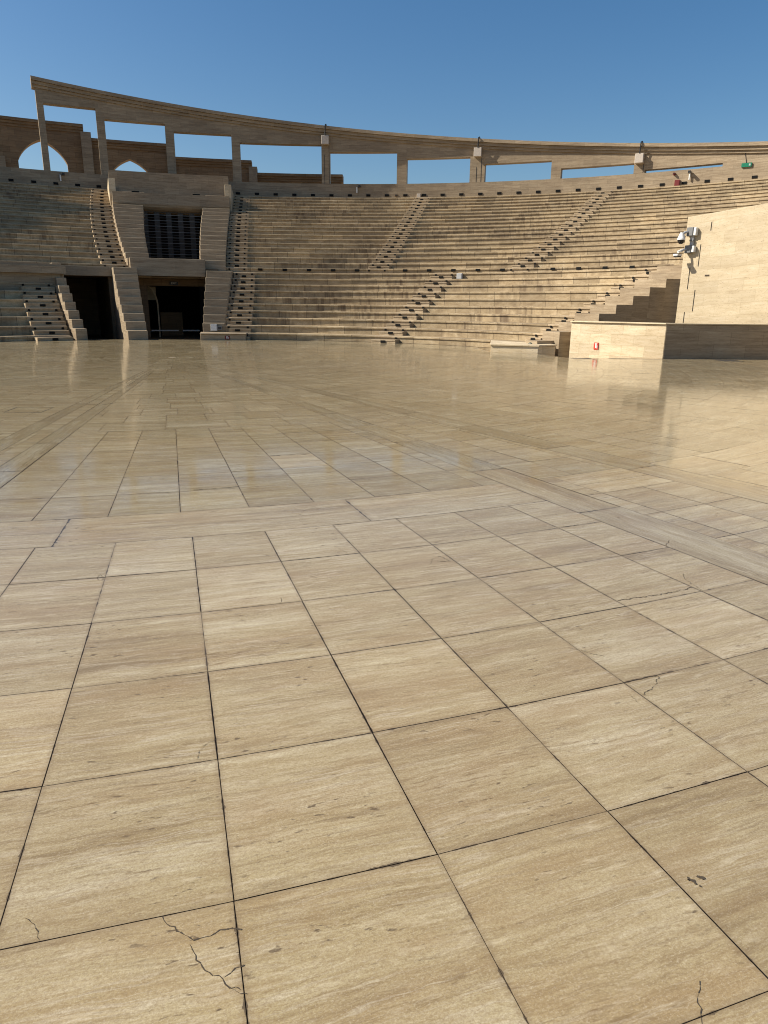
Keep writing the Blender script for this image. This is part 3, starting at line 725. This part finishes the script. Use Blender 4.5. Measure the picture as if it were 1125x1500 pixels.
# two cameras on its left edge
def cam_arm(label,z,dome):
    T=thing('security_camera',label,'camera','cameras on the tall wall')
    UPV=(0,0,1)
    m=MB(); m.box(local(.24,.10,z),W3,N3,UPV,.25,.18,.30 if dome else .27); bevel(m.build('housing',M['midgrey'],T),.02); m=MB(); m.box(local(.42,.09,z),W3,N3,UPV,.10,.16,.27 if dome else .22); bevel(m.build('cover',M['white'],T),.015)  # grey housing and added white cover paint its shaded and sunlit sides
    m=MB(); m.cyl(local(.18,.18,z),local(.12,.28,z-.02),.04,n=10); m.cyl(local(.12,.28,z-.02),local(.09,.36,z-.07),.045,n=10); m.build('arm',M['grey'],T)
    if dome:
        e=local(.06,.38,z-.10)
        m=MB(); m.cyl(e+Vector((0,0,.07)),e-Vector((0,0,.14)),.06,.14); m.cyl(e-Vector((0,0,.14)),e-Vector((0,0,.18)),.14,.14); m.build('shroud',M['white'],T)
        m=MB(); m.dome(e-Vector((0,0,.18)),.13,-1,s=1.1); m.build('dome_lens',M['cap'],T,smooth=True)
    else:
        e=local(.03,.46,z-.10)
        m=MB(); m.cyl(local(.09,.36,z-.05),e,.045,n=10); m.build('joint',M['white'],T)
        m=MB(); m.box(e-Vector((0,0,.1)),W3,N3,UPV,.17,.30,.06); m.box(e-Vector((0,0,.15)),W3,N3,UPV,.15,.25,.05,mi=1); m.build('camera_head',[M['white'],M['dark']],T)
cam_arm('white dome camera on an arm at the left edge of the tall wall',4.25,True)
cam_arm('lower white camera with a flat head below the dome camera',3.66,False)
T=thing('cable_duct','grey conduit joining the two cameras on the tall wall','conduit')
m=MB(); m.box(local(.30,.05,3.95),W3,N3,(0,0,1),.12,.08,.5); m.build('trunking',M['grey'],T); m=MB(); m.box(local(.30,.10,3.96),W3,N3,(0,0,1),.14,.03,.06); m.build('clip',M['midgrey'],T)

# ------------------------------------------------------------------ stage
def RB_poly():
    P=[]
    for a in range(-178,-50,6):
        p=pt(CL,14.2 if a>-90 else 14.2+(-90-a)*.12,a,0); P.append((p[0],p[1]))
    P+=[(-16.3,30.6),(-13.75,32.1),(-11.3,33.0),(-8.4,33.2),(-7.7,33.25)]
    for a in range(-8,49,3):
        p=pt(CL,12.80,a,0); P.append((p[0],p[1]))
    P+=[(3.85,26.5),(5.35,25.55),(5.93,23.88),(7.5,23.82),(9.15,23.86),(17,24.1),(22,18),(22,6),(16,-3),(4,-6)]
    return P
BP=RB_poly()
def RBf(a):
    d=(math.sin(a),math.cos(a)); best=1e9
    for i in range(len(BP)):
        p,q=BP[i],BP[(i+1)%len(BP)]
        ex,ey=q[0]-p[0],q[1]-p[1]; den=d[0]*ey-d[1]*ex
        if abs(den)<1e-9: continue
        t=((p[0]-CF[0])*ey-(p[1]-CF[1])*ex)/den; s=((p[0]-CF[0])*d[1]-(p[1]-CF[1])*d[0])/den
        if t>0 and -1e-6<=s<=1+1e-6: best=min(best,t)
    return best if best<1e8 else 24.0
class Floor:
    def __init__(s): s.v=[];s.f=[];s.uv=[];s.tl=[];s.tone=[];s.grain=[];s.mi=[];s.zone=[]
    def tile(s,a0,a1,r0,r1,gap=.0017,radial=False,tone=None,n=1,ringgap=.7):
        """one slab; a in degrees about CF"""
        rm=(r0+r1)/2
        gl,gr,gb,gt=[gap*k*random.choice((.35,.7,1,1,1.25)) for k in (1.15,1.15,ringgap,ringgap)]
        A0=R_(a0)+gl/rm; A1=R_(a1)-gr/rm
        if A1<=A0: return
        rb0,rb1=RBf(A0),RBf(A1)
        if r0+.08>=min(rb0,rb1): return
        R0=r0+gb
        ra,rb=min(r1-gt,rb0-.004),min(r1-gt,rb1-.004)
        Am=(A0+A1)/2; x=CF[0]+rm*math.sin(Am); y=CF[1]+rm*math.cos(Am)
        if y<-1.5 : return
        t=tone if tone else max(.74,min(1.2,random.gauss(1.0,.036)))
        uo,vo=random.uniform(0,90),random.uniform(0,90); g=random.random()
        dz=random.gauss(0,.0003); tx,ty=random.gauss(0,.0006),random.gauss(0,.0006)
        b=len(s.v)
        n=max(n,1)
        for i in range(n+1):
            q=i/n; a=A0+(A1-A0)*q; r2=ra+(rb-ra)*q
            for rr,e in ((R0,0),(r2,1)):
                s.v.append((CF[0]+rr*math.sin(a),CF[1]+rr*math.cos(a),dz+tx*(q-.5)+ty*(e-.5)))
        for i in range(n):
            k=b+2*i; s.f.append((k,k+1,k+3,k+2))
            q0,q1=i/n,(i+1)/n
            L=rm*(A1-A0)
            cr=[(q0,0),(q0,1),(q1,1),(q1,0)]
            if radial: s.uv.append([(uo+e*(r1-r0),vo+q*L) for q,e in cr])
            else: s.uv.append([(uo+q*L,vo+e*(r1-r0)) for q,e in cr])
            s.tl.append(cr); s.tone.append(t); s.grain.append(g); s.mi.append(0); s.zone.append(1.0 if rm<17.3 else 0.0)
    def flat(s,pts,mi):
        b=len(s.v); s.v+=pts; s.f.append(tuple(range(b,b+len(pts)))); s.uv.append([(p[0],p[1]) for p in pts]); s.tl.append([(.5,.5)]*len(pts)); s.tone.append(1); s.grain.append(.5); s.mi.append(mi); s.zone.append(0.0)
FL=Floor()
strips=[(152.45,153.85,2.6,25),(147.25,148.75,2.6,25),(168.95,170.0,4.6,16.67),(171.0,172.0,4.6,15.9)]
def strip_cut(a0,a1,r):
    """parts of [a0,a1] not covered by a radial strip at radius r"""
    iv=[(a0,a1)]
    for s0,s1,r0,r1 in strips:
        if not (r0<=r<=r1): continue
        nv=[]
        for p,q in iv:
            if s1<=p or s0>=q: nv.append((p,q)); continue
            if s0-p>.12: nv.append((p,s0))
            if q-s1>.12: nv.append((s1,q))
        iv=nv
    return iv
def ringk(k): return 18.011+.667*k
def ring_tiles(k0,k1,count,phase,stagger=0.0,gap=.0017,ringgap=.95,n=1):
    st=360.0/count
    for k in range(k0,k1):
        r0,r1=ringk(k),ringk(k+1)
        sh=(random.random()*stagger if stagger else 0)
        for i in range(count):
            a0=phase+sh*st+i*st; a0=a0%360; a1=a0+st
            for p,q in strip_cut(a0,a1,(r0+r1)/2): FL.tile(p,q,r0,r1,gap,n=n,ringgap=ringgap)
ring_tiles(0,8,220,163.31)                               # near field
# border band of long planks, two courses
for (r0,r1) in ((17.344,17.70),(17.70,18.011)):
    a=151.0-360
    a=0.0; ph=random.random()
    st=3.6
    cuts=[166.25-7.2*i for i in range(20)]+[169.9+6.0*i for i in range(30)]; cuts=[c for i,c in enumerate(cuts) if i<20 or (c%360)<170 or c<cuts[19]+360-3]
    cuts=sorted(c%360 for c in cuts)
    for p,q in zip(cuts,cuts[1:]+[cuts[0]+360]):
        for e,f in strip_cut(p,q,(r0+r1)/2): FL.tile(e,f,r0,r1,.0011,n=3,ringgap=.45)
ring_tiles(-7,-1,200,163.54,gap=.0017,ringgap=.3)
ring_tiles(-8,-7,100,164.1,n=2,gap=.0009)
ring_tiles(-13,-8,140,163.2,.6,gap=.0009)
ring_tiles(-18,-13,100,163.2,.6,n=2,gap=.0009)
ring_tiles(-22,-18,64,163.2,.5,n=2,gap=.0009)
ring_tiles(-25,-22,36,163.2,.5,n=3,gap=.0009)
ring_tiles(-26,-25,14,160,n=5,gap=.0009)
FL.tile(0,120,.12,ringk(-26),n=16); FL.tile(120,240,.12,ringk(-26),n=16); FL.tile(240,360,.12,ringk(-26),n=16)
# radial strips
for s0,s1,r0,r1 in strips:
    r=r0+random.random()*.8
    FL.tile(s0,s1,r0,r,.003,True)
    while r<r1-.05:
        L=random.uniform(1.1,1.9); e=min(r1,r+L)
        if r1-e<.3: e=r1
        FL.tile(s0,s1,r,e,.003,True,tone=random.uniform(.80,.95)); r=e
# replaced pale slab and the floor hatch
for f_i,(px,py) in enumerate(((-.92,7.37),)):
    best=min(range(len(FL.f)),key=lambda i:(sum(FL.v[k][0] for k in FL.f[i])/4-px)**2+(sum(FL.v[k][1] for k in FL.f[i])/4-py)**2)
    FL.tone[best]=1.34
Z=.0012
def ribbon(pts,wid,mi=1,z=Z):
    P=[Vector((p[0],p[1],0)) for p in pts]
    for i,(p,q) in enumerate(zip(P,P[1:])):
        d=(q-p)
        if d.length<1e-5: continue
        n=Vector((-d.y,d.x,0)).normalized()
        w0=wid*(.2+1.5*random.random()**1.6); w1=wid*(.2+1.5*random.random()**1.6)
        FL.flat([tuple(p-n*w0+Vector((0,0,z+.00001*i))),tuple(q-n*w1+Vector((0,0,z+.00001*i))),tuple(q+n*w1+Vector((0,0,z+.00001*i))),tuple(p+n*w0+Vector((0,0,z+.00001*i)))],mi)
def wander(p,q,n,amp):
    out=[]; d=Vector(q)-Vector(p); nn=Vector((-d.y,d.x)); 
    for i in range(n+1):
        t=i/n; o=(Vector(p)+d*t)+nn*(random.uniform(-amp,amp) if 0<i<n else 0); out.append(tuple(o))
    return out
CRACKS=[([(-0.5896, 1.5298), (-0.5603, 1.4994), (-0.5044, 1.4682), (-0.4868, 1.4559), (-0.4591, 1.4667), (-0.4104, 1.4906), (-0.3914, 1.4951), (-0.3669, 1.4911)], 0.0035), ([(-0.4924, 1.4435), (-0.4839, 1.4315), (-0.4647, 1.3981), (-0.4352, 1.3697), (-0.386, 1.3479), (-0.3621, 1.3228), (-0.3344, 1.3089), (-0.318, 1.3091)], 0.0025), ([(-0.3834, 1.3517), (-0.3602, 1.3782), (-0.3394, 1.3861)], 0.0025), ([(-0.3621, 1.3228), (-0.3496, 1.3265), (-0.3365, 1.3195)], 0.002), ([(-0.672, 2.2186), (-0.678, 2.272), (-0.6605, 2.315), (-0.6284, 2.3551)], 0.002), ([(1.0888, 2.8171), (1.1876, 2.8555), (1.2481, 2.869)], 0.006), ([(1.2481, 2.869), (1.2183, 2.7962), (1.18, 2.749), (1.1191, 2.7026)], 0.003), ([(0.9097, 3.141), (0.9837, 3.0929), (1.0591, 3.0462)], 0.0025), ([(0.7956, 1.3564), (0.7783, 1.3236), (0.7611, 1.2716), (0.7537, 1.2468)], 0.002), ([(-0.9595, 1.5205), (-0.9147, 1.4884), (-0.8862, 1.4509)], 0.0018), ([(-1.7043, 3.9432), (-1.7336, 3.9866), (-1.7306, 4.0318), (-1.6928, 3.9878), (-1.688, 3.9327)], 0.003), ([(-0.3393, 4.6138), (-0.3027, 4.558), (-0.2319, 4.4501)], 0.002), ([(0.3013, 4.2848), (0.3255, 4.3881), (0.3781, 4.4294), (0.4384, 4.3398)], 0.003), ([(0.349, 4.337), (0.4384, 4.3398)], 0.005), ([(1.3363, 3.7197), (1.5813, 3.8053), (1.8499, 3.9266)], 0.006), ([(1.3554, 5.1131), (1.4946, 5.1703)], 0.011), ([(1.977, 4.6908), (2.0479, 4.8129)], 0.004), ([(-2.266, 4.9326), (-2.2619, 4.9826)], 0.002), ([(-0.5694, 3.6491), (-0.5815, 3.7063)], 0.005), ([(-0.3749, 3.3553), (-0.3211, 3.3485)], 0.004), ([(1.8839, 4.1626), (1.8582, 4.0468), (1.889, 3.8752)], 0.003), ([(1.071, 2.6906), (1.0818, 2.6366)], 0.002)]
for pts,wid in CRACKS:
    full=[]
    for p,q in zip(pts,pts[1:]): 
        L=math.hypot(q[0]-p[0],q[1]-p[1]); full+=wander(p,q,max(2,int(L/.012)),min(.10,.008/L))[:-1]
    full.append(pts[-1]); ribbon(full,wid*.5)
def blob(p,rx,ry,mi,z,n=18,j=.25):
    FL.flat([(p[0]+rx*math.cos(2*math.pi*i/n)*(1+random.uniform(-j,j)),p[1]+ry*math.sin(2*math.pi*i/n)*(1+random.uniform(-j,j)),z) for i in range(n)],mi)
GLUE=[(0.912, 1.6763), (0.9001, 1.6813), (0.9355, 1.6895), (0.9205, 1.6588), (0.906, 1.6762)]
for g in GLUE[1:]:
    for k in range(3): blob((g[0]+random.uniform(-.008,.008),g[1]+random.uniform(-.006,.006)),random.uniform(.003,.009),random.uniform(.002,.006),1,.0022+.0001*k,n=12,j=.45)
# hatch cover outline
HT=[(-5.7234, 10.5658), (-5.1794, 10.6064), (-5.227, 11.1204), (-5.7857, 11.0767)]
ribbon([HT[0],HT[1],HT[2],HT[3],HT[0]],.012,z=.0018)
for p,q in [((-4.6394, 11.4042), (-4.4693, 11.7508)), ((-1.7038, 6.0939), (-1.3239, 6.2341)), ((-1.7732, 16.6483), (-1.1799, 17.77)), ((-1.8161, 13.8781), (-1.5653, 14.0189)), ((-1.2611, 7.6037), (-0.8255, 7.7384))]: ribbon(wander(p,q,8,.006),.007,z=.0016)
me=bpy.data.meshes.new('stage_floor'); me.from_pydata(FL.v,[],FL.f)
u1=me.uv_layers.new(name='UVMap'); u1.data.foreach_set('uv',[c for f in FL.uv for p in f for c in p])
u2=me.uv_layers.new(name='tile'); u2.data.foreach_set('uv',[c for f in FL.tl for p in f for c in p])
for nm,dat in (('tone',FL.tone),('grain',FL.grain),('zone',FL.zone)):
    at=me.attributes.new(nm,'FLOAT','FACE'); at.data.foreach_set('value',dat)
for m in (M['floor'],M['crack'],M['glue']): me.materials.append(m)
me.polygons.foreach_set('material_index',FL.mi)
bm=bmesh.new(); bm.from_mesh(me)
for f in bm.faces:
    f.normal_update()
    if f.normal.z<0: f.normal_flip()
bm.to_mesh(me); bm.free()
o=bpy.data.objects.new('stage_floor',me); col.objects.link(o); struct(o)
mb=MB(); mb.prism(BP[::-1],-.46,-.007); o=mb.build('stage_base',[M['joint']]); struct(o)
mb=MB(); mb.prism([(CF[0]+min(13.3,RBf(R_(a))-.05)*math.sin(R_(a)),CF[1]+min(13.3,RBf(R_(a))-.05)*math.cos(R_(a))) for a in range(0,360,3)][::-1],-.3,-.0022); struct(mb.build('stage_grout',[M['grout']]))
# pale edge strip round the stage
mb=MB(); cx,cy=CF
for i in range(len(BP)):
    p,q=BP[i],BP[(i+1)%len(BP)]
    f=lambda a,s:(cx+(a[0]-cx)*s,cy+(a[1]-cy)*s)
    sp=1-.22/math.hypot(p[0]-cx,p[1]-cy); sq=1-.22/math.hypot(q[0]-cx,q[1]-cy)
    P,Q=f(p,sp),f(q,sq); p2,q2=f(p,1.001),f(q,1.001)
    mb.prism([p2,q2,Q,P],-.44,-.0035)
o=mb.build('stage_kerb',M['kerb']); struct(o)
# ground beyond
mb=MB(); G=600; mb.quad([(-G,-G,-.47),(G,-G,-.47),(G,G,-.47),(-G,G,-.47)],[(-G,-G),(G,-G),(G,G),(-G,G)]); struct(mb.build('ground',M['sand']))

# ------------------------------------------------------------------ camera, light, sky
cam=bpy.data.cameras.new('camera'); cam.sensor_fit='VERTICAL'; cam.sensor_height=36; cam.sensor_width=27; cam.lens=1034.4/1500*36; cam.clip_end=3000; cam.clip_start=.05
co=bpy.data.objects.new('camera',cam); col.objects.link(co); scene.camera=co
p=R_(16.315); r=R_(.623)
right=Vector((1,0,0)); fwd=Vector((0,math.cos(p),-math.sin(p))); up=Vector((0,math.sin(p),math.cos(p)))
cx_=right*math.cos(r)+up*math.sin(r); cy_=-right*math.sin(r)+up*math.cos(r)
co.matrix_world=Matrix.Translation((0,0,1.6)) @ Matrix((cx_,cy_,-fwd)).transposed().to_4x4()

EL=R_(37.5); AZ=R_(-91.5)          # azimuth clockwise from +Y
sd=Vector((math.sin(AZ)*math.cos(EL),math.cos(AZ)*math.cos(EL),math.sin(EL)))
sl=bpy.data.lights.new('sun','SUN'); sl.energy=5.0; sl.angle=R_(.53); sl.color=(1,.935,.81)
so=bpy.data.objects.new('sun',sl); col.objects.link(so); so.rotation_euler=sd.to_track_quat('Z','Y').to_euler(); so.location=(-30,20,40)
w_=bpy.data.worlds.new('World'); scene.world=w_; w_.use_nodes=True
nt=w_.node_tree; nt.nodes.clear()
sky=nt.nodes.new('ShaderNodeTexSky'); sky.sky_type='NISHITA'; sky.sun_disc=False; sky.sun_elevation=EL; sky.sun_rotation=AZ
sky.altitude=0; sky.air_density=1.0; sky.dust_density=1.1; sky.ozone_density=1.6
bg=nt.nodes.new('ShaderNodeBackground'); bg.inputs[1].default_value=.077
ou=nt.nodes.new('ShaderNodeOutputWorld'); hs=nt.nodes.new('ShaderNodeHueSaturation'); hs.inputs['Saturation'].default_value=1.33; nt.links.new(sky.outputs[0],hs.inputs['Color']); nt.links.new(hs.outputs[0],bg.inputs[0]); nt.links.new(bg.outputs[0],ou.inputs[0])
scene.view_settings.view_transform='Standard'; scene.view_settings.look='None'; scene.view_settings.gamma=1; scene.view_settings.exposure=0.55
scene.render.engine='CYCLES'
cy=scene.cycles; cy.max_bounces=8; cy.diffuse_bounces=2; cy.glossy_bounces=4; cy.use_denoising=True; cy.filter_width=1.05
